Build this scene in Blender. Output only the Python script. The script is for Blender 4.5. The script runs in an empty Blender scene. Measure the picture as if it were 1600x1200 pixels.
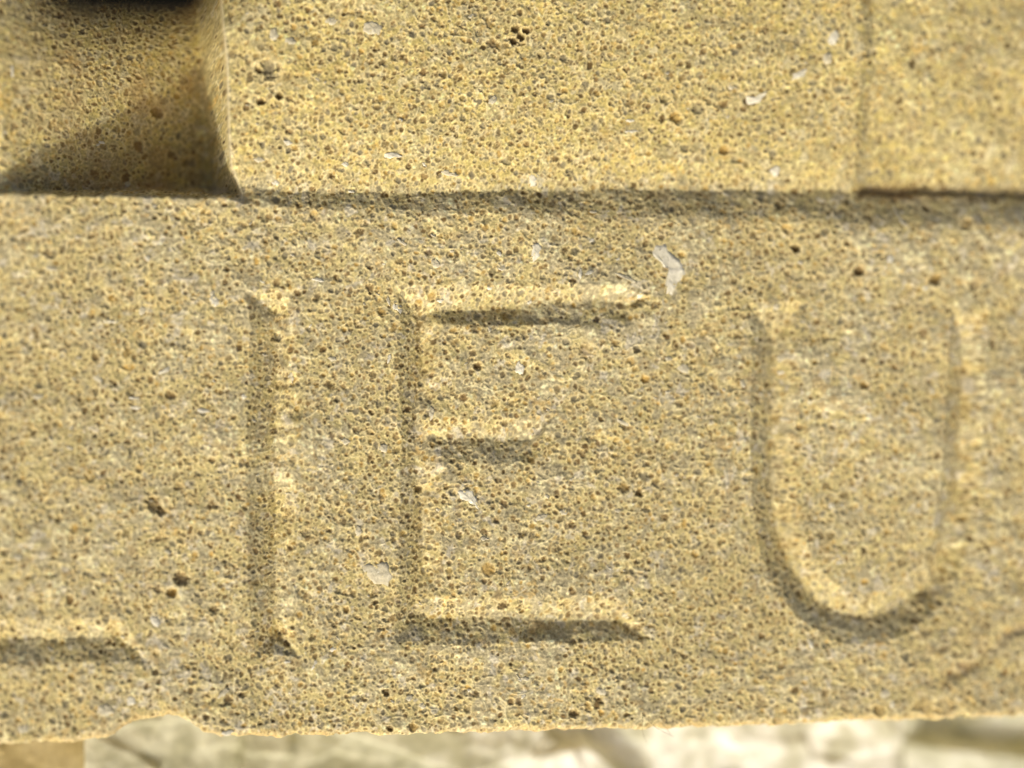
import bpy, math, random
import numpy as np
from mathutils import Vector, noise as mnoise

random.seed(7)
rng = np.random.default_rng(11)
S = bpy.context.scene
C = S.collection

# ---------------------------------------------------------------- camera, sky, sun, exposure
U = 0.00007                      # one design unit on the carved face = 0.07 mm
D = 0.160                        # camera distance (m)
TILT = math.radians(9.6)
LENS = 51.4
cam_d = bpy.data.cameras.new('camera'); cam = bpy.data.objects.new('camera', cam_d); C.objects.link(cam)
cam_d.sensor_width = 36; cam_d.lens = LENS
cam_d.clip_start = 0.005; cam_d.clip_end = 50
CP = np.array([-math.sin(TILT)*D, 0.0, math.cos(TILT)*D])
cam.location = CP; cam.rotation_euler = (0, -TILT, 0)
cam_d.dof.use_dof = True; cam_d.dof.focus_distance = D - 0.0012; cam_d.dof.aperture_fstop = 5.2
S.camera = cam

SUN_EL = math.radians(34); SUN_AZ = math.radians(202)      # azimuth clockwise from +y
w = bpy.data.worlds.new("World"); S.world = w; w.use_nodes = True
nt = w.node_tree; bgn = nt.nodes['Background']
sky = nt.nodes.new('ShaderNodeTexSky'); sky.sky_type = 'NISHITA'; sky.sun_disc = False
sky.sun_elevation = SUN_EL; sky.sun_rotation = SUN_AZ
sky.dust_density = 8.0; sky.air_density = 0.6; sky.ozone_density = 0.0
nt.links.new(sky.outputs[0], bgn.inputs[0]); bgn.inputs[1].default_value = 0.15
sl = bpy.data.lights.new('sun', 'SUN'); so = bpy.data.objects.new('sun', sl); C.objects.link(so)
sl.energy = 2.0; sl.angle = math.radians(3.2); sl.color = (1.0, 0.96, 0.82)
sd = Vector((math.sin(SUN_AZ)*math.cos(SUN_EL), math.cos(SUN_AZ)*math.cos(SUN_EL), math.sin(SUN_EL)))
so.rotation_euler = sd.to_track_quat('Z', 'Y').to_euler()
S.view_settings.view_transform = 'Standard'; S.view_settings.look = 'None'
S.view_settings.exposure = -0.31; S.view_settings.gamma = 1.0

# ---------------------------------------------------------------- helpers
def plane_xy(px, py, z=0.0):
    """point of the horizontal plane at height z that lies under image position px, py"""
    k = 36.0/LENS/1600.0
    a = (np.asarray(px, float)-800)*k; b = -(np.asarray(py, float)-600)*k
    ct, st = math.cos(TILT), math.sin(TILT)
    dx = a*ct + st; dz = a*st - ct       # rotation about y by -TILT of (a, b, -1)
    t = (z-CP[2])/dz
    return CP[0]+dx*t, CP[1]+b*t

def link(o, parent=None):
    C.objects.link(o)
    if parent: o.parent = parent
    return o

def tag(o, label=None, cat=None, group=None, kind=None):
    for k, v in (('label', label), ('category', cat), ('group', group), ('kind', kind)):
        if v: o[k] = v
    return o

def empty(name, loc, label, cat, group=None):
    o = bpy.data.objects.new(name, None); o.location = loc; o.empty_display_size = 0.005
    C.objects.link(o); return tag(o, label, cat, group)

def mesh_np(name, co, quads, mat, parent=None, cols=None, smooth=True, loc=(0,0,0)):
    me = bpy.data.meshes.new(name)
    nv, nf = len(co), len(quads)
    me.vertices.add(nv); me.vertices.foreach_set('co', (co-np.array(loc)).astype(np.float32).ravel())
    me.loops.add(nf*4); me.loops.foreach_set('vertex_index', quads.astype(np.int32).ravel())
    me.polygons.add(nf)
    me.polygons.foreach_set('loop_start', np.arange(0, nf*4, 4, dtype=np.int32))
    me.polygons.foreach_set('loop_total', np.full(nf, 4, dtype=np.int32))
    me.update(calc_edges=True)
    me.polygons.foreach_set('use_smooth', np.full(nf, smooth, dtype=bool))
    if cols is not None:
        at = me.color_attributes.new('stone_colour', 'FLOAT_COLOR', 'POINT')
        c4 = np.ones((nv, 4), np.float32); c4[:, :3] = cols
        at.data.foreach_set('color', c4.ravel())
    me.materials.append(mat)
    return link(bpy.data.objects.new(name, me), parent)

# ---------------------------------------------------------------- materials
def stone_mat(name, fine=3800, bump=0.00006, var=0.22):
    m = bpy.data.materials.new(name); m.use_nodes = True
    n = m.node_tree; b = n.nodes['Principled BSDF']
    b.inputs['Roughness'].default_value = 0.92
    b.inputs['Specular IOR Level'].default_value = 0.18
    at = n.nodes.new('ShaderNodeAttribute'); at.attribute_name = 'stone_colour'
    tc = n.nodes.new('ShaderNodeTexCoord')
    no = n.nodes.new('ShaderNodeTexNoise'); no.inputs['Scale'].default_value = fine
    no.inputs['Detail'].default_value = 3; no.inputs['Roughness'].default_value = 0.65
    n.links.new(tc.outputs['Object'], no.inputs['Vector'])
    mr = n.nodes.new('ShaderNodeMapRange'); mr.inputs['From Min'].default_value = 0.3; mr.inputs['From Max'].default_value = 0.7
    mr.inputs['To Min'].default_value = 1-var; mr.inputs['To Max'].default_value = 1+var
    n.links.new(no.outputs['Fac'], mr.inputs['Value'])
    mx = n.nodes.new('ShaderNodeVectorMath'); mx.operation = 'SCALE'
    n.links.new(at.outputs['Color'], mx.inputs[0]); n.links.new(mr.outputs[0], mx.inputs['Scale'])
    n.links.new(mx.outputs[0], b.inputs['Base Color'])
    vo = n.nodes.new('ShaderNodeTexVoronoi'); vo.inputs['Scale'].default_value = fine*0.55
    n.links.new(tc.outputs['Object'], vo.inputs['Vector'])
    ad = n.nodes.new('ShaderNodeMath'); ad.operation = 'ADD'
    n.links.new(no.outputs['Fac'], ad.inputs[0]); n.links.new(vo.outputs['Distance'], ad.inputs[1])
    bp = n.nodes.new('ShaderNodeBump'); bp.inputs['Distance'].default_value = bump; bp.inputs['Strength'].default_value = 1.0
    n.links.new(ad.outputs[0], bp.inputs['Height']); n.links.new(bp.outputs[0], b.inputs['Normal'])
    return m

def plain_mat(name, c0, c1, scale, rough=0.8, bump=0.0, spec=0.3):
    m = bpy.data.materials.new(name); m.use_nodes = True
    n = m.node_tree; b = n.nodes['Principled BSDF']
    b.inputs['Roughness'].default_value = rough; b.inputs['Specular IOR Level'].default_value = spec
    tc = n.nodes.new('ShaderNodeTexCoord')
    no = n.nodes.new('ShaderNodeTexNoise'); no.inputs['Scale'].default_value = scale; no.inputs['Detail'].default_value = 5
    n.links.new(tc.outputs['Object'], no.inputs['Vector'])
    r = n.nodes.new('ShaderNodeValToRGB'); r.color_ramp.elements[0].color = (*c0, 1); r.color_ramp.elements[1].color = (*c1, 1)
    r.color_ramp.elements[0].position = 0.3; r.color_ramp.elements[1].position = 0.7
    n.links.new(no.outputs['Fac'], r.inputs[0]); n.links.new(r.outputs[0], b.inputs['Base Color'])
    if bump:
        bp = n.nodes.new('ShaderNodeBump'); bp.inputs['Distance'].default_value = bump
        n.links.new(no.outputs['Fac'], bp.inputs['Height']); n.links.new(bp.outputs[0], b.inputs['Normal'])
    return m

M_STONE = stone_mat('shelly_limestone')
M_PALE = stone_mat('pale_rubble', fine=900, bump=0.0002, var=0.12)
M_SHELL = plain_mat('shell', (0.66, 0.62, 0.45), (0.88, 0.85, 0.68), 1100, 0.55, 0.00022, 0.4)
M_SHELLG = plain_mat('shell_dull', (0.50, 0.45, 0.29), (0.72, 0.67, 0.48), 1300, 0.7, 0.00022, 0.3)
M_EARTH = plain_mat('earth', (0.10, 0.08, 0.05), (0.20, 0.16, 0.10), 60, 0.95, 0.002)
M_BLACK = plain_mat('plain_black', (0.003, 0.003, 0.003), (0.007, 0.007, 0.006), 2000, 1.0, 0.0001, 0.05)
M_HAIR = plain_mat('fine_brown_fibre', (0.10, 0.06, 0.03), (0.18, 0.11, 0.06), 500, 0.5)

# ---------------------------------------------------------------- height and colour fields of the carved face (design units)
X0, Y0, NX, NY = -260, -270, 2180, 1480
gx, gy = np.meshgrid(np.arange(NX, dtype=np.float32)+X0, np.arange(NY, dtype=np.float32)+Y0)
fx = np.fft.rfftfreq(NX); fy = np.fft.fftfreq(NY)
FR = np.sqrt(fx[None, :]**2 + fy[:, None]**2)
def bandnoise(size, aniso=1.0):
    f = FR if aniso == 1.0 else np.sqrt((fx[None, :]*aniso)**2 + (fy[:, None])**2)
    n = np.fft.rfft2(rng.standard_normal((NY, NX)))
    n *= np.exp(-(f*size*2.2)**2)
    r = np.fft.irfft2(n, s=(NY, NX)); r -= r.mean(); r /= r.std()
    return r.astype(np.float32)
def blur(a, s):
    p = 12
    a2 = np.pad(a, p, mode='edge')
    f1 = np.fft.rfftfreq(a2.shape[1]); f2 = np.fft.fftfreq(a2.shape[0])
    g = np.exp(-2*(math.pi*s)**2*(f1[None, :]**2+f2[:, None]**2))
    return np.fft.irfft2(np.fft.rfft2(a2)*g, s=a2.shape)[p:-p, p:-p].astype(np.float32)
def sstep(t):
    t = np.clip(t, 0, 1); return t*t*(3-2*t)

def sample(A, x, y):
    u = np.clip(x-X0, 0, NX-1.001); v = np.clip(y-Y0, 0, NY-1.001)
    i = u.astype(int); j = v.astype(int); fu = u-i; fv = v-j
    if A.ndim == 3: fu = fu[..., None]; fv = fv[..., None]
    return (A[j, i]*(1-fu)+A[j, i+1]*fu)*(1-fv) + (A[j+1, i]*(1-fu)+A[j+1, i+1]*fu)*fv

n3, n8, n25, n90, n250 = bandnoise(2.2), bandnoise(7), bandnoise(22), bandnoise(80), bandnoise(230)
wx = gx + 1.1*n25 + 0.8*n8; wy = gy + 1.1*np.roll(n25, 400, 1) + 0.8*np.roll(n8, 333, 1)

# edge of the inscribed band, width of the chamfer above it
yb = np.interp(wx, [-260, 0, 350, 400, 600, 800, 1000, 1300, 1600, 1920], [304, 303, 309, 321, 328, 333, 338, 346, 358, 372])
cw = np.interp(wx, [-260, 350, 400, 600, 800, 1000, 1300, 1352, 1600, 1920], [28, 28, 26, 27, 37, 46, 52, 46, 50, 56])
cs = np.interp(wx, [340, 400], [5.0, 0.51])
s = yb - wy                                        # > 0 above the band
t = np.maximum(s-cw, 0)
dv = cw*0.51
panel = -dv + 42*(1-np.exp(-t/105.0)) - 0.02*t
right = -dv - 17 + 44*(1-np.exp(-t/120.0)) - 0.05*np.maximum(t-150, 0)
dl = np.interp(wx, [-260, 0, 310, 420], [32, 42, 226, 245])
left = -dl + 72*(1-np.exp(-np.maximum(s, 0)/190.0)) - 0.12*np.maximum(s-210, 0)
foot = np.interp(wy, [-260, 0, 100, 200, 300], [293, 301, 306, 316, 330])
top = np.interp(wy, [-260, 0, 100, 200, 260, 300], [339, 346, 355, 358, 363, 378])
wwx = gx + 1.2*n90
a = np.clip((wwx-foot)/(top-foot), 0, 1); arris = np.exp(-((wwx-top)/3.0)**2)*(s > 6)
up = left*(1-a) + panel*a
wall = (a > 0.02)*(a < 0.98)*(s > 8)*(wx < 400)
r = np.clip((wx-1342-1.2*n90)/24.0, 0, 1)
up = np.where(wx > 1300, panel*(1-r)+right*r, up)
zc = np.where(s < cw, -cs*s, -cs*cw-4.0*(s-cw))
H = np.where(s > 0, np.maximum(up, zc), 0.0).astype(np.float32)

# incised letters: V-cut inside each outline, the flanks meeting where they meet
K_UP, K_DN, K_L, K_R = 0.48, 0.42, 0.64, 0.98       # slope of the upper, lower, left, right flank
LETTERS = {
 'L': [(-250, 470), (-165, 470), (-158, 966), (0, 968), (100, 966), (182, 964), (214, 1003), (242, 1044), (205, 1036), (-250, 1040)],
 'I': [(382, 450), (408, 451), (440, 453), (478, 446), (464, 472), (463, 520), (461, 700), (459, 900), (458, 985), (468, 1026), (430, 1024), (396, 1028), (392, 990), (386, 900), (385, 700), (388, 560), (394, 500)],
 'E': [(615, 446), (700, 446), (800, 445), (900, 445), (960, 447), (1018, 459), (990, 482), (986, 510), (860, 509), (692, 510), (688, 560), (686, 655), (760, 654), (868, 648), (846, 690), (834, 725), (760, 723), (694, 724), (690, 800), (690, 936), (800, 934), (960, 930), (990, 968), (1022, 1000), (960, 1002), (800, 1003), (614, 1010), (622, 900), (624, 700), (622, 560), (624, 500)],
 'U': [(1161, 470), (1200, 472), (1244, 470), (1242, 500), (1238, 600), (1236, 720), (1240, 800), (1256, 860), (1290, 905), (1340, 928), (1395, 918), (1440, 882), (1464, 830), (1474, 760), (1480, 640), (1485, 520), (1486, 482), (1512, 486), (1544, 480), (1540, 520), (1534, 640), (1528, 760), (1518, 840), (1490, 920), (1440, 976), (1380, 1004), (1330, 1006), (1270, 984), (1220, 938), (1186, 870), (1170, 780), (1166, 650), (1168, 520)],
}
LID = np.zeros((NY, NX), np.int8)
for li, (ch, poly) in enumerate(LETTERS.items()):
    P = np.array(poly, float)
    if ch == 'U':                                  # round the bowl
        P[:, 0] += np.interp(P[:, 0], [1150, 1262, 1330, 1440, 1470, 1500], [6, 6, 0, 0, -6, 2])
        Q = []
        for i in range(len(P)):
            p0, p1, p2, p3 = P[i-1], P[i], P[(i+1) % len(P)], P[(i+2) % len(P)]
            for t_ in ((0, .25, .5, .75) if min(p1[1], p2[1]) > 640 else (0,)):
                Q.append(0.5*((2*p1)+(p2-p0)*t_+(2*p0-5*p1+4*p2-p3)*t_**2+(3*p1-p0-3*p2+p3)*t_**3))
        P = np.array(Q)
    x0, y0 = P.min(0)-12; x1, y1 = P.max(0)+12
    ix0, iy0 = max(int(x0-X0), 0), int(y0-Y0); ix1, iy1 = int(x1-X0), int(y1-Y0)
    X = wx[iy0:iy1, ix0:ix1]; Y = wy[iy0:iy1, ix0:ix1]
    inside = np.zeros(X.shape, bool); dep = np.full(X.shape, 1e9)
    area = sum(P[i][0]*P[(i+1) % len(P)][1]-P[(i+1) % len(P)][0]*P[i][1] for i in range(len(P)))
    sg = 1 if area > 0 else -1
    for i in range(len(P)):
        ax, ay = P[i]; bx, by = P[(i+1) % len(P)]
        ex, ey = bx-ax, by-ay; L2 = ex*ex+ey*ey; Ln = math.sqrt(L2)
        nx_, ny_ = -ey/Ln*sg, ex/Ln*sg             # inward normal
        k = (K_R if nx_ < 0 else K_L)*nx_*nx_ + (K_UP if ny_ > 0 else K_DN)*ny_*ny_
        if ch == 'E' and nx_ < 0 and ax > 840: k *= 1.7
        if ch == 'U' and nx_ > 0: k *= 1+0.22*float(sstep(((ax+bx)/2-1360)/110))
        if ch == 'U' and nx_ < 0 and min(ax, bx) > 1440: k = k*(1-nx_*nx_)+1.3*nx_*nx_
        if ch == 'I' and abs(ny_) > 0.7: k = 0.72
        tt = np.clip(((X-ax)*ex+(Y-ay)*ey)/L2, 0, 1)
        dd = np.hypot(X-ax-tt*ex, Y-ay-tt*ey)
        dep = np.minimum(dep, k*dd)
        cond = ((ay > Y) != (by > Y))
        if by != ay:
            inside ^= cond & (X < (bx-ax)*(Y-ay)/(by-ay)+ax)
    dep = np.minimum(dep, 34)
    sub = H[iy0:iy1, ix0:ix1]; sub[inside] -= dep[inside]
    LID[iy0:iy1, ix0:ix1][inside] = li+1
H = blur(H, 1.0)
softz = np.exp(-(s/13.0)**2)*sstep((gx-420)/200)
H = H*(1-softz)+blur(H, 6.0)*softz
H += 1.6*arris

# broken lip low on the right, a few larger holes
crx = np.array([1440, 1470, 1500, 1522, 1548, 1575, 1610, 1680, 1800]); cry = np.array([1068, 1060, 1052, 1040, 1012, 990, 972, 940, 900])
for i in range(len(crx)-1):
    ax, ay, bx, by = crx[i], cry[i], crx[i+1], cry[i+1]
    ex, ey = bx-ax, by-ay
    tt = np.clip(((wx-ax)*ex+(wy-ay)*ey)/(ex*ex+ey*ey), 0, 1)
    dd = np.hypot(wx-ax-tt*ex, wy-ay-tt*ey)
    if i == 0: cr = dd
    else: cr = np.minimum(cr, dd)
lip = np.exp(-(cr/9.0)**2)*np.clip((gx-1430)/60, 0, 1)
H -= 7*lip*(0.8+0.3*n25)
wf = 1-0.75*wall
H += 1.8*n90*wf + 0.7*n25*wf + 0.38*n8*wf + 0.20*n3
H += 0.22*bandnoise(3.5, 5.0)*sstep((n90+0.6))      # faint drag marks of the chisel

# colour
def col(c): return np.array(c, np.float32)
CB, CG, CO, CW_, CD = col((0.56, 0.475, 0.208)), col((0.425, 0.375, 0.23)), col((0.63, 0.42, 0.12)), col((0.87, 0.785, 0.44)), col((0.158, 0.106, 0.042))
n5, n12, n6b = bandnoise(4), bandnoise(11), bandnoise(5)
def mixc(A, c, m): return A + (c-A)*m[..., None]
COL = np.broadcast_to(CB, (NY, NX, 3)).copy()
COL = mixc(COL, CG, 0.85*sstep(0.5+0.45*n12+0.25*n25+0.15*n90))
COL = mixc(COL, CW_, 0.75*sstep(-0.45+0.65*n5+0.3*n25))
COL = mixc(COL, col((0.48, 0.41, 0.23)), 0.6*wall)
COL = mixc(COL, CO, 0.55*sstep(-0.75+0.6*n6b+0.4*np.roll(n25, 250, 0)))
COL = mixc(COL, col((0.60, 0.55, 0.40)), 0.75*sstep((np.roll(n12, 500, 1)+0.5*np.roll(n5, 300, 0)-1.05)*1.5))
COL = mixc(COL, col((0.40, 0.29, 0.12)), 0.6*sstep((np.roll(n12, 900, 0)+0.6*np.roll(n5, 700, 1)-1.35)*1.5))
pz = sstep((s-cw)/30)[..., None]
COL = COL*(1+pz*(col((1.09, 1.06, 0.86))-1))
strk = bandnoise(2.6, 7.0)
COL *= (1 + 0.07*strk*sstep(0.5+n90))[..., None]
COL *= (1 + 0.16*n3 + 0.05*n90 + 0.04*n250)[..., None]

# thin curved shell sections, then round grains and pits
def stamp_arc(cx, cy, R, a0, a1, wd, c, hh, al):
    m = int(R+wd+3); ix, iy = int(cx-X0), int(cy-Y0)
    xa, xb, ya, yb_ = max(ix-m, 0), min(ix+m, NX), max(iy-m, 0), min(iy+m, NY)
    if xa >= xb or ya >= yb_: return
    dx = gx[ya:yb_, xa:xb]-cx; dy = gy[ya:yb_, xa:xb]-cy
    rr = np.hypot(dx, dy); an = (np.arctan2(dy, dx)-a0) % (2*math.pi)
    k = np.exp(-((rr-R)/wd)**2)*(an < a1)
    H[ya:yb_, xa:xb] += hh*k
    COL[ya:yb_, xa:xb] += (c-COL[ya:yb_, xa:xb])*(al*k)[..., None]
for i in range(5200):
    R = rng.uniform(6, 42) if i > 900 else rng.uniform(4, 9)
    stamp_arc(rng.uniform(-240, 1900), rng.uniform(-250, 1180), R, rng.uniform(0, 6.28), rng.uniform(0.4, 1.6) if i > 900 else rng.uniform(1.5, 5),
              rng.uniform(0.6, 1.3), CW_*1.02, rng.uniform(0.3, 1.2), rng.uniform(0.3, 0.85))
def pit(cx, cy, r_, el, an, dep, c, al, rim=0.5):
    m = int(r_*el*1.5+3); ix, iy = int(cx-X0), int(cy-Y0)
    xa, xb, ya, yb_ = max(ix-m, 0), min(ix+m, NX), max(iy-m, 0), min(iy+m, NY)
    if xa >= xb or ya >= yb_: return
    dx = gx[ya:yb_, xa:xb]-cx; dy = gy[ya:yb_, xa:xb]-cy
    ca, sa = math.cos(an), math.sin(an)
    u = (dx*ca+dy*sa)/el; v = -dx*sa+dy*ca
    q = np.hypot(u, v)/r_ + 0.11*n3[ya:yb_, xa:xb] + 0.06*n8[ya:yb_, xa:xb]
    k = np.clip(1-q*q, 0, 1)**0.7
    H[ya:yb_, xa:xb] -= dep*k - rim*np.exp(-((q-1.2)/0.25)**2)
    kc = sstep((1.12-q)/0.45)*al
    COL[ya:yb_, xa:xb] += (c-COL[ya:yb_, xa:xb])*kc[..., None]
    kr = np.exp(-((q-1.25)/0.22)**2)*0.55
    COL[ya:yb_, xa:xb] += (CW_*col((1, .93, .8))-COL[ya:yb_, xa:xb])*kr[..., None]
sp = 9.6                                          # fairly even packing of grains, with gaps, plus a finer random filling
jx, jy = np.meshgrid(np.arange(-250, 1910, sp), np.arange(-260, 1190, sp))
jx = (jx+rng.uniform(-.48, .48, jx.shape)*sp+(np.arange(jx.shape[0]) % 2)[:, None]*sp/2).ravel(); jy = (jy+rng.uniform(-.48, .48, jy.shape)*sp).ravel()
jr = np.clip(np.exp(rng.normal(1.08, 0.30, jx.size)), 1.8, 7.5)
NS = 17000
px_ = np.concatenate([jx, rng.uniform(-250, 1910, NS)]); py_ = np.concatenate([jy, rng.uniform(-260, 1190, NS)])
rad = np.concatenate([jr, rng.uniform(1.0, 2.4, NS)])
dens = sample(n90, px_, py_)*0.25+sample(n25, px_, py_)*0.22+sample(n12, px_, py_)*0.15
drop_ = rng.random(px_.size) < np.clip(0.16+dens, 0.02, 0.9)
for i in np.nonzero(~drop_)[0]:
    x_, y_ = px_[i], py_[i]
    if 296 < x_ < 356 and y_ < 300 and rng.random() < 0.85: continue
    u_ = rng.random()
    if u_ < 0.55:   c = CD*rng.uniform(0.75, 1.7)
    elif u_ < 0.87: c = CG*rng.uniform(0.40, 0.75)
    else:           c = CO*rng.uniform(0.40, 0.9)
    r_ = rad[i]
    pit(x_, y_, r_, rng.uniform(1, 1.5), rng.uniform(0, 3.14), r_*rng.uniform(0.08, 0.5), c, rng.uniform(0.5, 1.0), rng.uniform(0.1, 0.45))
for (x_, y_, r_, dep, c, al) in [
    (420, 112, 15, 6, CG*0.55, 0.8), (404, 112, 5, 5, CD, 0.9), (240, 788, 11, 7, CD*1.5, 0.7), (252, 800, 7, 6, CD*1.3, 0.7), (284, 905, 11, 6, CD*1.7, 0.7),
    (268, 925, 8, 6, CO*0.6, 0.8), (804, 48, 6, 8, CD*.8, .9), (812, 60, 6, 8, CD*.8, .9), (800, 66, 6, 8, CD*.8, .9), (820, 50, 5, 7, CD*.8, .9),
    (1245, 388, 7, 9, CD, .9), (1342, 422, 8, 9, CD*1.2, .9), (1462, 437, 9, 8, CO*.55, .8), (1055, 184, 9, 6, CO*.7, .8), (436, 153, 6, 7, CD, .9),
    (408, 162, 6, 7, CD, .9), (1134, 233, 7, 6, CO*.7, .8), (995, 545, 6, 6, CG*.6, .8), (1008, 592, 6, 5, CO*.8, .9), (1350, 603, 6, 5, CO*.6, .9),
    (985, 565, 7, 3, CO*.8, .7), (915, 548, 12, 2, CO*.75, .5), (235, 150, 9, 8, CD*1.1, .7), (745, 572, 6, 6, CD, .9), (1090, 170, 10, 4, CG*.7, .6),
    (763, 890, 10, 2, CO*.75, .8), (655, 765, 6, 5, CD, .8), (604, 1082, 6, 6, CD, .8), (610, 1138, 5, 5, CD, .8), (645, 1137, 8, 4, CO*.5, .8),
    (897, 1115, 7, 5, CD*1.4, .7), (322, 1120, 6, 5, CD, .8), (1375, 1112, 9, 5, CO*.5, .6), (1450, 1106, 16, 3, CO*.6, .5), (1478, 1104, 14, 3, CO*.6, .4),
    (1510, 350, 9, 4, CO*.7, .5), (1040, 155, 8, 5, CG*.6, .6), (1000, 770, 7, 6, CD, .8), (975, 762, 8, 4, CO*.5, .7), (1448, 905, 8, 3, CD*1.2, .4)]:
    pit(x_, y_, r_, 1.15, 0.5, dep, c, al, 0.3)
# short brown ledge shadow painted along the foot of the right recess; browner broken lip
st = np.exp(-((s-cw-6)/13.0)**2)*sstep((gx-1345)/14)*(1-0.6*sstep((gx-1400)/220))*(0.8+0.15*n25)
COL = mixc(COL, col((0.33, 0.185, 0.065)), np.clip(0.85*st, 0, 1))
COL = mixc(COL, col((0.30, 0.17, 0.07)), np.clip(0.45*lip*(0.7+0.4*n25), 0, 1))
shade_left = sstep((320-gx)/60+0.2)*sstep((s-5)/30)*sstep((gx+40)/200)
COL = mixc(COL, col((0.46, 0.30, 0.11)), np.clip(0.35*shade_left*(0.5+0.5*n25+0.4*n90), 0, 1))  # warm brown of the left recess shadow, mixed into the stone colour
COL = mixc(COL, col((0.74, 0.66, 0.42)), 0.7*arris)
COL = np.clip(COL, 0.02, 0.85)

# lower edge of the block, with its chip
EX = [-260, 0, 130, 158, 178, 192, 212, 240, 262, 280, 296, 306, 318, 345, 400, 560, 800, 1000, 1150, 1300, 1450, 1600, 1920]
EY = [1168, 1166, 1160, 1157, 1148, 1135, 1127, 1123, 1122, 1124, 1128, 1137, 1145, 1151, 1154, 1150, 1145, 1140, 1137, 1130, 1125, 1120, 1110]
def edge_y(x): return np.interp(x, EX, EY)

xs = np.concatenate([np.arange(-240, -20, 6), np.arange(-20, 1620, 1.25), np.arange(1620, 1890, 6)])
vs = np.concatenate([np.arange(-240, -40, 6), np.arange(-40, 1100, 1.25), np.linspace(1100, 1160, 56)])
VX, VY = np.meshgrid(xs, vs)
ed = edge_y(VX) + 1.0*sample(n8, VX, np.full_like(VX, 1150.0)) + 0.8*sample(n25, VX, np.full_like(VX, 1150.0))
bl = sstep((VY-1050)/110.0)
PY = VY*(1-bl) + (VY-1160+ed)*bl
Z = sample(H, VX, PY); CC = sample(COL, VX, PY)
de = ed-PY; RR = 15.0
Z = Z - np.where(de < RR, RR-np.sqrt(np.clip(RR*RR-(RR-de)**2, 0, None)), 0)*0.8
arr = np.exp(-(de/9.0)**2)                        # sun catching the rounded arris, painted in as a warm rim
CC = CC + (col((0.66, 0.50, 0.22))-CC)*(0.6*arr*np.clip(0.7+0.5*sample(n25, VX, np.full_like(VX, 900.0)), 0.1, 1))[..., None]
PX = VX.copy()
# sides of the block
nsk = 14; drop = np.linspace(0, 1, nsk+1)[1:]**1.6
def pad(A, mode='edge'): return np.pad(A, ((nsk, nsk), (nsk, nsk)) + ((0, 0),)*(A.ndim-2), mode='edge')
WX0, WY0 = plane_xy(PX, PY)
wX, wY, wZ, wC = pad(WX0), pad(WY0), pad(Z)*U, pad(CC)
hh, ww = wX.shape
ii = np.maximum(nsk-np.arange(hh), np.arange(hh)-(hh-1-nsk)).clip(0)
jj = np.maximum(nsk-np.arange(ww), np.arange(ww)-(ww-1-nsk)).clip(0)
lev = np.maximum(ii[:, None], jj[None, :])
dr = np.concatenate([[0], drop])[lev]
BASE_Z = -0.0180
sel = lev > 0
wob = (rng.standard_normal(wX.shape)*0.00006)*sel
wZ = np.where(sel, wZ*(1-dr)+BASE_Z*dr, wZ)
wY = wY + wob; wX = wX + wob[::-1]
co = np.stack([wX, wY, wZ], -1).reshape(-1, 3); cc = wC.reshape(-1, 3)
idx = np.arange(hh*ww).reshape(hh, ww)
quads = np.stack([idx[1:, :-1], idx[1:, 1:], idx[:-1, 1:], idx[:-1, :-1]], -1).reshape(-1, 4)
pX, pY = pad(PX), pad(PY)
cxs = (pX[1:, :-1]+pX[:-1, 1:])/2; cys = (pY[1:, :-1]+pY[:-1, 1:])/2
lv = np.minimum(np.maximum(lev[1:, :-1], lev[:-1, 1:]), 99)
ci = np.clip((cxs-X0).astype(int), 0, NX-1); cj = np.clip((cys-Y0).astype(int), 0, NY-1)
reg = LID[cj, ci].astype(int)                      # 1..4 letters
sv = s[cj, ci]; cwv = cw[cj, ci]
reg[(reg == 0) & (sv > 0)] = 6
m = (sv > 0) & (cxs > 352) & (sv <= cwv); reg[m] = 8
m = (sv > 0) & (cxs < top[cj, ci]) & (cxs < 380); reg[m] = 5
m = (sv > cwv) & (cxs > 1352); reg[m] = 7
reg[lv > 0] = 9
reg = reg.ravel()

bx_, by_ = plane_xy(800, 700)
block = empty('carved_limestone_block', (float(bx_), float(by_), BASE_Z), 'porous honey coloured limestone block with incised capital letters below sunken panels', 'stone block')
def region(name, ids, label=None):
    q = quads[np.isin(reg, ids)]
    u, inv = np.unique(q, return_inverse=True)
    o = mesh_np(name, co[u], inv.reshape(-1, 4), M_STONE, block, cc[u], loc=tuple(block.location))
    if label: o['label'] = label
    return o
region('inscription_band', [0])
region('incised_letter', [1], 'V-cut foot of a capital L running off the left edge')
region('incised_letter', [2], 'V-cut capital letter I')
region('incised_letter', [3], 'V-cut capital letter E')
region('incised_letter', [4], 'V-cut capital letter U')
region('recess', [5], 'deep sunken recess left of the panel, half in shadow')
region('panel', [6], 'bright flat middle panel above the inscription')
region('recess', [7], 'shallow recess right of the panel, brown ledge shadow painted at its foot')
region('chamfer', [8], 'shaded sloping edge between panel and inscription')
region('block_side', [9])

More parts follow.
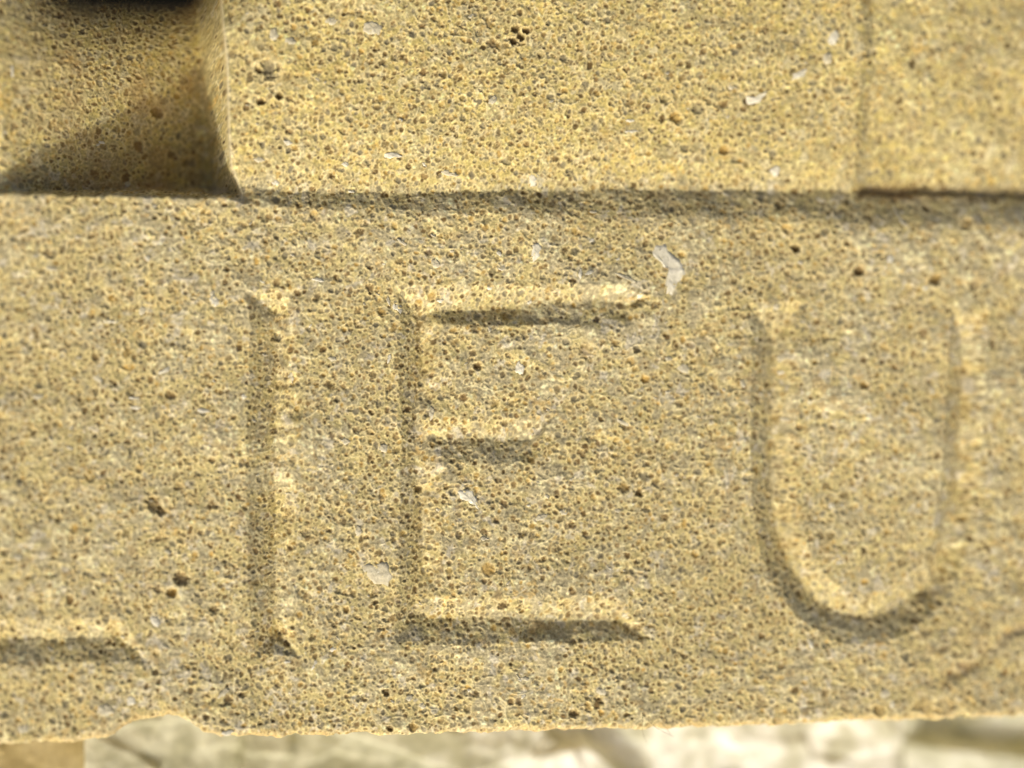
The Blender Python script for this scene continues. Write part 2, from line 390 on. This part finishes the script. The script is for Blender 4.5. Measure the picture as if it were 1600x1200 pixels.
# ---------------------------------------------------------------- shell fragments set in the stone
def surf(px, py):
    px = np.asarray(px, float); py = np.asarray(py, float)
    z = sample(HS, px, py)*U
    x, y = plane_xy(px, py)
    return x, y, z
HS = blur(H, 5.0)
def shell(outline, mat, lift=1.1, ridges=0.6):
    P = np.array(outline, float); n = len(P); c = P.mean(0)
    # refine the outline and make it jagged
    Q = []
    for i in range(n):
        a_, b_ = P[i], P[(i+1) % n]
        for t_ in (0, 0.34, 0.67):
            p = a_*(1-t_)+b_*t_
            if t_: p = p + rng.normal(0, 0.045*np.hypot(*(b_-a_))+0.3, 2)
            Q.append(p)
    Q = np.array(Q); k = len(Q); co_, f = [], []
    for lev_, (sc, hz) in enumerate([(1.0, -1.6), (0.96, 0.5), (0.72, 0.95), (0.38, 1.05)]):
        R = c+(Q-c)*sc
        x, y, z = surf(R[:, 0], R[:, 1])
        zz = z + (hz*lift + ridges*np.sin(R[:, 0]*0.9+R[:, 1]*0.7)*(lev_ > 0))*U
        co_ += list(zip(x, y, zz))
    x, y, z = surf(c[0:1], c[1:2]); co_.append((x[0], y[0], z[0]+1.1*lift*U))
    for L_ in range(3):
        for i in range(k):
            j = (i+1) % k
            f.append((L_*k+i, L_*k+j, (L_+1)*k+j, (L_+1)*k+i))
    for i in range(k): f.append((3*k+i, 3*k+(i+1) % k, 4*k))
    org = Vector(co_[-1]); bl_ = block.location
    me = bpy.data.meshes.new('shell_fragment')
    me.from_pydata([tuple(Vector(v)-org) for v in co_], [], [tuple(reversed(q)) for q in f]); me.update()
    me.polygons.foreach_set('use_smooth', [True]*len(me.polygons))
    me.materials.append(mat)
    o = link(bpy.data.objects.new('shell_fragment', me), block); o.location = org-bl_
    # make faces look up
    if sum(p.normal.z*p.area for p in me.polygons) < 0: me.flip_normals()
    return o
def blob(cx, cy, w_, h_, an=0.0, n=7):
    out = []
    for i in range(n):
        a_ = 2*math.pi*i/n+rng.normal(0, 0.12); rr = rng.uniform(0.58, 1.15)
        u, v = math.cos(a_)*w_/2*rr, math.sin(a_)*h_/2*rr
        out.append((cx+u*math.cos(an)-v*math.sin(an), cy+u*math.sin(an)+v*math.cos(an)))
    return out
o = shell([(1021, 380), (1040, 379), (1052, 398), (1068, 412), (1072, 428), (1060, 442), (1050, 463), (1041, 460), (1040, 440), (1047, 424), (1032, 410), (1020, 400)], M_SHELL)
o['label'] = 'largest jagged white shell fragment'
shell([(715, 766), (738, 764), (745, 778), (749, 797), (735, 787), (718, 778)], M_SHELL)
shell([(1165, 150), (1180, 152), (1200, 141), (1188, 160), (1168, 163)], M_SHELL)
for (cx, cy, w_, h_, an, g) in [
    (580, 50, 32, 26, 0, 1), (428, 60, 16, 26, .3, 1), (1246, 118, 32, 15, -.4, 0), (1300, 58, 17, 28, .2, 0), (1292, 92, 22, 26, 0, 1), (613, 243, 38, 9, .05, 0),
    (835, 280, 14, 20, 0, 0), (1217, 266, 18, 18, 0, 0), (838, 393, 22, 34, .2, 0), (976, 433, 50, 7, .45, 1), (907, 426, 8, 22, .1, 0), (921, 426, 15, 7, -.4, 0),
    (681, 412, 20, 13, .3, 1), (335, 470, 15, 21, -.5, 0), (171, 502, 30, 8, .05, 0), (222, 485, 15, 18, 0, 1), (495, 437, 28, 7, .1, 0), (628, 378, 32, 8, .6, 1),
    (812, 574, 20, 24, 0, 0), (1069, 575, 24, 22, .3, 1), (257, 579, 26, 7, -.4, 0), (209, 622, 18, 6, 0, 0), (212, 637, 20, 7, 0, 0), (318, 641, 32, 9, .15, 0),
    (153, 592, 18, 12, .5, 1), (381, 619, 13, 9, 0, 0), (590, 895, 58, 50, 0, 1), (241, 970, 26, 14, .9, 0), (262, 862, 16, 10, .4, 1), (30, 870, 18, 10, 0, 1),
    (35, 1140, 28, 16, 0, 1), (1445, 450, 12, 9, -.5, 0), (1266, 1005, 8, 22, -.5, 0), (1382, 1084, 20, 16, 0, 1), (1394, 1100, 9, 14, .3, 0), (980, 962, 20, 14, 0, 1),
    (1390, 405, 15, 15, 0, 0), (1408, 340, 6, 46, -.35, 1), (756, 842, 16, 8, 0, 1), (405, 250, 22, 9, 0, 1), (432, 285, 14, 11, .3, 0), (450, 224, 18, 9, .2, 0),
    (985, 188, 14, 6, 0, 0), (985, 205, 26, 5, 0, 0), (540, 257, 16, 9, .2, 0), (700, 270, 36, 8, .2, 1), (768, 158, 20, 14, -.4, 1), (515, 38, 22, 16, 0, 1),
    (455, 70, 26, 14, .2, 1), (690, 470, 12, 9, 0, 0), (765, 450, 14, 9, 0, 0), (620, 480, 14, 22, -.5, 0), (608, 560, 6, 18, .15, 0), (608, 470, 7, 16, -.3, 1),
    (765, 515, 6, 18, 0, 1), (675, 645, 10, 26, .1, 1), (1000, 460, 13, 13, 0, 0), (1045, 560, 14, 10, 0, 1), (975, 660, 30, 9, .3, 1), (600, 700, 16, 20, .1, 1),
    (880, 800, 14, 10, 0, 1), (845, 808, 24, 12, -.5, 1), (640, 1090, 14, 12, 0, 1), (660, 1104, 16, 10, 0, 1), (450, 1034, 14, 5, -.1, 0), (490, 1040, 6, 22, .4, 0),
    (350, 1082, 28, 9, -.8, 1), (205, 1095, 16, 22, .5, 0), (165, 1110, 28, 22, .2, 1), (355, 1145, 22, 9, -.3, 0), (18, 110, 7, 22, 0, 0), (258, 1010, 16, 7, .5, 1),
    (1160, 600, 12, 16, 0, 1), (1230, 655, 18, 9, .3, 1), (1215, 480, 14, 12, 0, 1), (1225, 560, 11, 22, .3, 1), (1300, 790, 12, 9, .2, 0), (1090, 980, 14, 9, 0, 1),
    (940, 1080, 18, 13, .3, 1), (820, 1060, 16, 9, 0, 1), (1140, 300, 16, 8, .3, 1), (1290, 310, 18, 9, .2, 1), (930, 330, 16, 7, -.2, 1), (560, 830, 14, 22, 0, 1),
    (520, 560, 18, 9, .3, 1), (540, 690, 16, 12, 0, 1), (60, 620, 22, 9, .1, 1), (110, 700, 18, 8, .2, 1), (80, 420, 20, 9, 0, 1), (455, 590, 10, 22, 0, 1)]:
    shell(blob(cx, cy, w_, h_, an), M_SHELLG if g else M_SHELL)
cnt = 0
while cnt < 175:
    x_, y_ = rng.uniform(0, 1600), rng.uniform(20, 1110)
    if 250 < x_ < 385 and y_ < 330: continue
    w_ = rng.uniform(6, 13)
    shell(blob(x_, y_, w_, w_*rng.uniform(0.3, 0.7), rng.uniform(-.9, .9), 6), M_SHELLG if rng.random() < .7 else M_SHELL, 0.9); cnt += 1

# ---------------------------------------------------------------- rough paler stones lying underneath
def rubble(name, ipx0, ipx1, ztop, cols, label, cat, seed, tilt=(0.0, 0.0), rough=1.0, yfar=1420, group=None, cols_right=None):
    r_ = np.random.default_rng(seed)
    nx, ny = (420 if ipx1-ipx0 > 900 else 240), 150
    ux = np.linspace(0, 1, nx); uy = np.linspace(0, 1, ny)
    gxx, gyy = np.meshgrid(ipx0+(ipx1-ipx0)*ux, 1010+(yfar-1010)*uy)
    x, y = plane_xy(gxx, gyy, ztop)
    z = np.full(x.shape, -1e9)
    z = np.zeros(x.shape)
    # fracture facets: lowest of a set of tilted planes, twice
    for sc, amp in ((0.020, 1.0), (0.007, 0.55), (0.003, 0.28)):
        n = max(int((x.max()-x.min())*(y.max()-y.min())/(sc*sc)), 6); n = min(n, 420)
        cx = r_.uniform(x.min(), x.max(), n); cy = r_.uniform(y.min(), y.max(), n)
        bd = np.full(x.shape, 1e9); pl = np.zeros(x.shape)
        for k in range(n):
            d = np.hypot(x-cx[k], (y-cy[k])*1.4)
            mm = d < bd
            sx, sy = r_.normal(0, 0.28, 2); off = r_.normal(0, sc*0.07)
            pl = np.where(mm, (x-cx[k])*sx+(y-cy[k])*sy+off, pl); bd = np.where(mm, d, bd)
        for _ in range(3):
            pl[1:-1, 1:-1] = (pl[1:-1, 1:-1]*2+pl[:-2, 1:-1]+pl[2:, 1:-1]+pl[1:-1, :-2]+pl[1:-1, 2:])/6
        z += pl*amp*rough
    z += r_.normal(0, 0.00003, z.shape)
    z = z - np.percentile(z, 97)
    z += (x-x.mean())*tilt[0] + (y-y.mean())*tilt[1]
    z = np.minimum(z, 0.0)*(0.12+0.88*sstep((gxx-ipx0)/70.0)) + ztop
    # colours: blotches
    n1 = np.zeros(x.shape)
    for sc in (0.004, 0.0015):
        ph = r_.uniform(0, 9, 2)
        n1 += np.array([[mnoise.noise(Vector((x[j, i]/sc+ph[0], y[j, i]/sc, ph[1]))) for i in range(nx)] for j in range(ny)])*(1.3 if sc > 0.002 else 0.7)
    cA, cB = col(cols[0]), col(cols[1])
    if cols_right:                                 # the stone grows whiter towards its right end
        wr = sstep((gxx-620)/420+0.25*n1)[..., None]
        cA = cA*(1-wr)+col(cols_right[0])*wr; cB = cB*(1-wr)+col(cols_right[1])*wr
    cl = cA+(cB-cA)*sstep(0.5+0.9*n1)[..., None]
    # sides
    k = 5
    P_ = lambda A: np.pad(A, ((k, k), (k, k))+((0, 0),)*(A.ndim-2), mode='edge')
    X_, Y_, Z_, C_ = P_(x), P_(y), P_(z), P_(cl)
    h_, w_ = X_.shape
    i_ = np.maximum(k-np.arange(h_), np.arange(h_)-(h_-1-k)).clip(0); j_ = np.maximum(k-np.arange(w_), np.arange(w_)-(w_-1-k)).clip(0)
    l_ = np.maximum(i_[:, None], j_[None, :])/k
    Z_ = Z_*(1-l_)+(-0.040)*l_
    cen = np.array([X_.mean(), Y_.mean()])
    ins = 1-0.02*l_
    X_ = cen[0]+(X_-cen[0])*ins; Y_ = cen[1]+(Y_-cen[1])*ins
    id_ = np.arange(h_*w_).reshape(h_, w_)
    q = np.stack([id_[1:, :-1], id_[1:, 1:], id_[:-1, 1:], id_[:-1, :-1]], -1).reshape(-1, 4)
    loc = (float(cen[0]), float(cen[1]), -0.040)
    o = mesh_np(name, np.stack([X_, Y_, Z_], -1).reshape(-1, 3), q, M_PALE, None, C_.reshape(-1, 3), loc=loc)
    o.location = loc
    return tag(o, label, cat, group)
G = None
rubble('rubble_stone', -260, 131, -0.0198, ((0.36, 0.29, 0.13), (0.47, 0.39, 0.20)), 'flat tan stone under the block at the lower left corner', 'stone', 1, (0, 0), 0.25)
rubble('rubble_stone', 132, 1412, -0.0184, ((0.42, 0.41, 0.27), (0.60, 0.59, 0.43)), 'long broken stone under the lower edge, grey beige turning creamy white to the right', 'stone', 5, (0.0, 0.05), 0.6, cols_right=((0.56, 0.56, 0.42), (0.86, 0.87, 0.78)))
rubble('rubble_stone', 1416, 1900, -0.0186, ((0.58, 0.59, 0.43), (0.74, 0.75, 0.61)), 'pale greenish white stone at the lower right corner', 'stone', 13, (0.02, 0.04), 0.5)

g = 1.6; n_ = 90
lx = np.linspace(-g, g, n_); GX, GY = np.meshgrid(lx, lx)
GZ = -0.042 - np.abs(np.random.default_rng(3).normal(0, 0.002, GX.shape))
id_ = np.arange(n_*n_).reshape(n_, n_)
gr = mesh_np('ground', np.stack([GX, GY, GZ], -1).reshape(-1, 3), np.stack([id_[:-1, :-1], id_[:-1, 1:], id_[1:, 1:], id_[1:, :-1]], -1).reshape(-1, 4), M_EARTH)
tag(gr, kind='structure')

# ---------------------------------------------------------------- hairs caught on the lower edge
def hair(pts, label):
    V = []
    P = [Vector(p) for p in pts]
    # Catmull-Rom
    Q = []
    for i in range(len(P)-1):
        p0, p1, p2, p3 = P[max(i-1, 0)], P[i], P[i+1], P[min(i+2, len(P)-1)]
        for k in range(8):
            t_ = k/8
            Q.append(0.5*((2*p1)+(p2-p0)*t_+(2*p0-5*p1+4*p2-p3)*t_*t_+(3*p1-p0-3*p2+p3)*t_**3))
    Q.append(P[-1]); f = []; n = 6
    for i, q in enumerate(Q):
        d = (Q[min(i+1, len(Q)-1)]-Q[max(i-1, 0)]).normalized()
        a_ = d.cross(Vector((0, 0, 1))).normalized(); b_ = d.cross(a_)
        rr = 0.000022*(1-0.5*i/len(Q))
        for k in range(n):
            an = 2*math.pi*k/n; V.append(q+(a_*math.cos(an)+b_*math.sin(an))*rr)
    for i in range(len(Q)-1):
        for k in range(n): f.append((i*n+k, i*n+(k+1) % n, (i+1)*n+(k+1) % n, (i+1)*n+k))
    f.append(tuple(reversed(range(n)))); f.append(tuple(range((len(Q)-1)*n, len(Q)*n)))
    me = bpy.data.meshes.new('hair'); me.from_pydata([tuple(v-P[0]) for v in V], [], f); me.update()
    me.polygons.foreach_set('use_smooth', [True]*len(me.polygons)); me.materials.append(M_HAIR)
    o = link(bpy.data.objects.new('hair', me)); o.location = P[0]
    return tag(o, label, 'hair', 'hairs caught on the lower edge')
def at(px, py, z):
    x, y = plane_xy(px, py, z); return (float(x), float(y), z)
hair([at(1003, 1106, 0.0001), at(1004, 1128, 0.0004), at(1004, 1142, 0.0002), at(1010, 1160, -0.0008)], 'single fine hair hanging straight down over the lower edge')
hair([at(1012, 1124, 0.0001), at(1024, 1136, 0.0005), at(1040, 1145, 0.0003), at(1053, 1151, -0.0005)], 'fine hair curving right over the lower edge')
hair([at(1034, 1130, 0.0002), at(1042, 1139, 0.0005), at(1048, 1147, 0.0004)], 'shortest fine hair, crossing the tip of the curved one')

# ---------------------------------------------------------------- flat black piece near the lens, standing in for the dark top left blur
def blur_piece():
    z = 0.066
    x0, y0 = plane_xy(40, 50, z); x1, _ = plane_xy(356, 0, z)
    wid = float(x1-x0); th = 0.0022; r0 = 0.003; L = 0.060
    n = 10; pts = []
    for i in range(n+1):
        a_ = math.pi+math.pi/2*i/n; pts.append((r0+r0*math.cos(a_), r0+r0*math.sin(a_)))
    for i in range(n+1):
        a_ = 1.5*math.pi+math.pi/2*i/n; pts.append((wid-r0+r0*math.cos(a_), r0+r0*math.sin(a_)))
    pts += [(wid, L), (0, L)]
    V, F = [], []
    prof = [(0.0004, 0.0), (0.0, 0.0004), (0.0, th-0.0004), (0.0004, th)]
    c = (wid/2, L/2); k = len(pts)
    for ins, zz in prof:
        for (a_, b_) in pts:
            V.append((a_+(c[0]-a_)/(wid/2)*ins, b_+(c[1]-b_)/(L/2)*ins, zz))
    for l_ in range(3):
        for i in range(k): j = (i+1) % k; F.append((l_*k+i, l_*k+j, (l_+1)*k+j, (l_+1)*k+i))
    F.append(tuple(reversed(range(k)))); F.append(tuple(range(3*k, 4*k)))
    me = bpy.data.meshes.new('blur_piece'); me.from_pydata(V, [], F); me.update(); me.materials.append(M_BLACK)
    o = link(bpy.data.objects.new('black_blur_piece', me)); o.location = (float(x0), float(y0), z)
    return tag(o, 'flat black piece near the lens, standing in for the dark blur at the top left', 'blur_piece')
blur_piece()
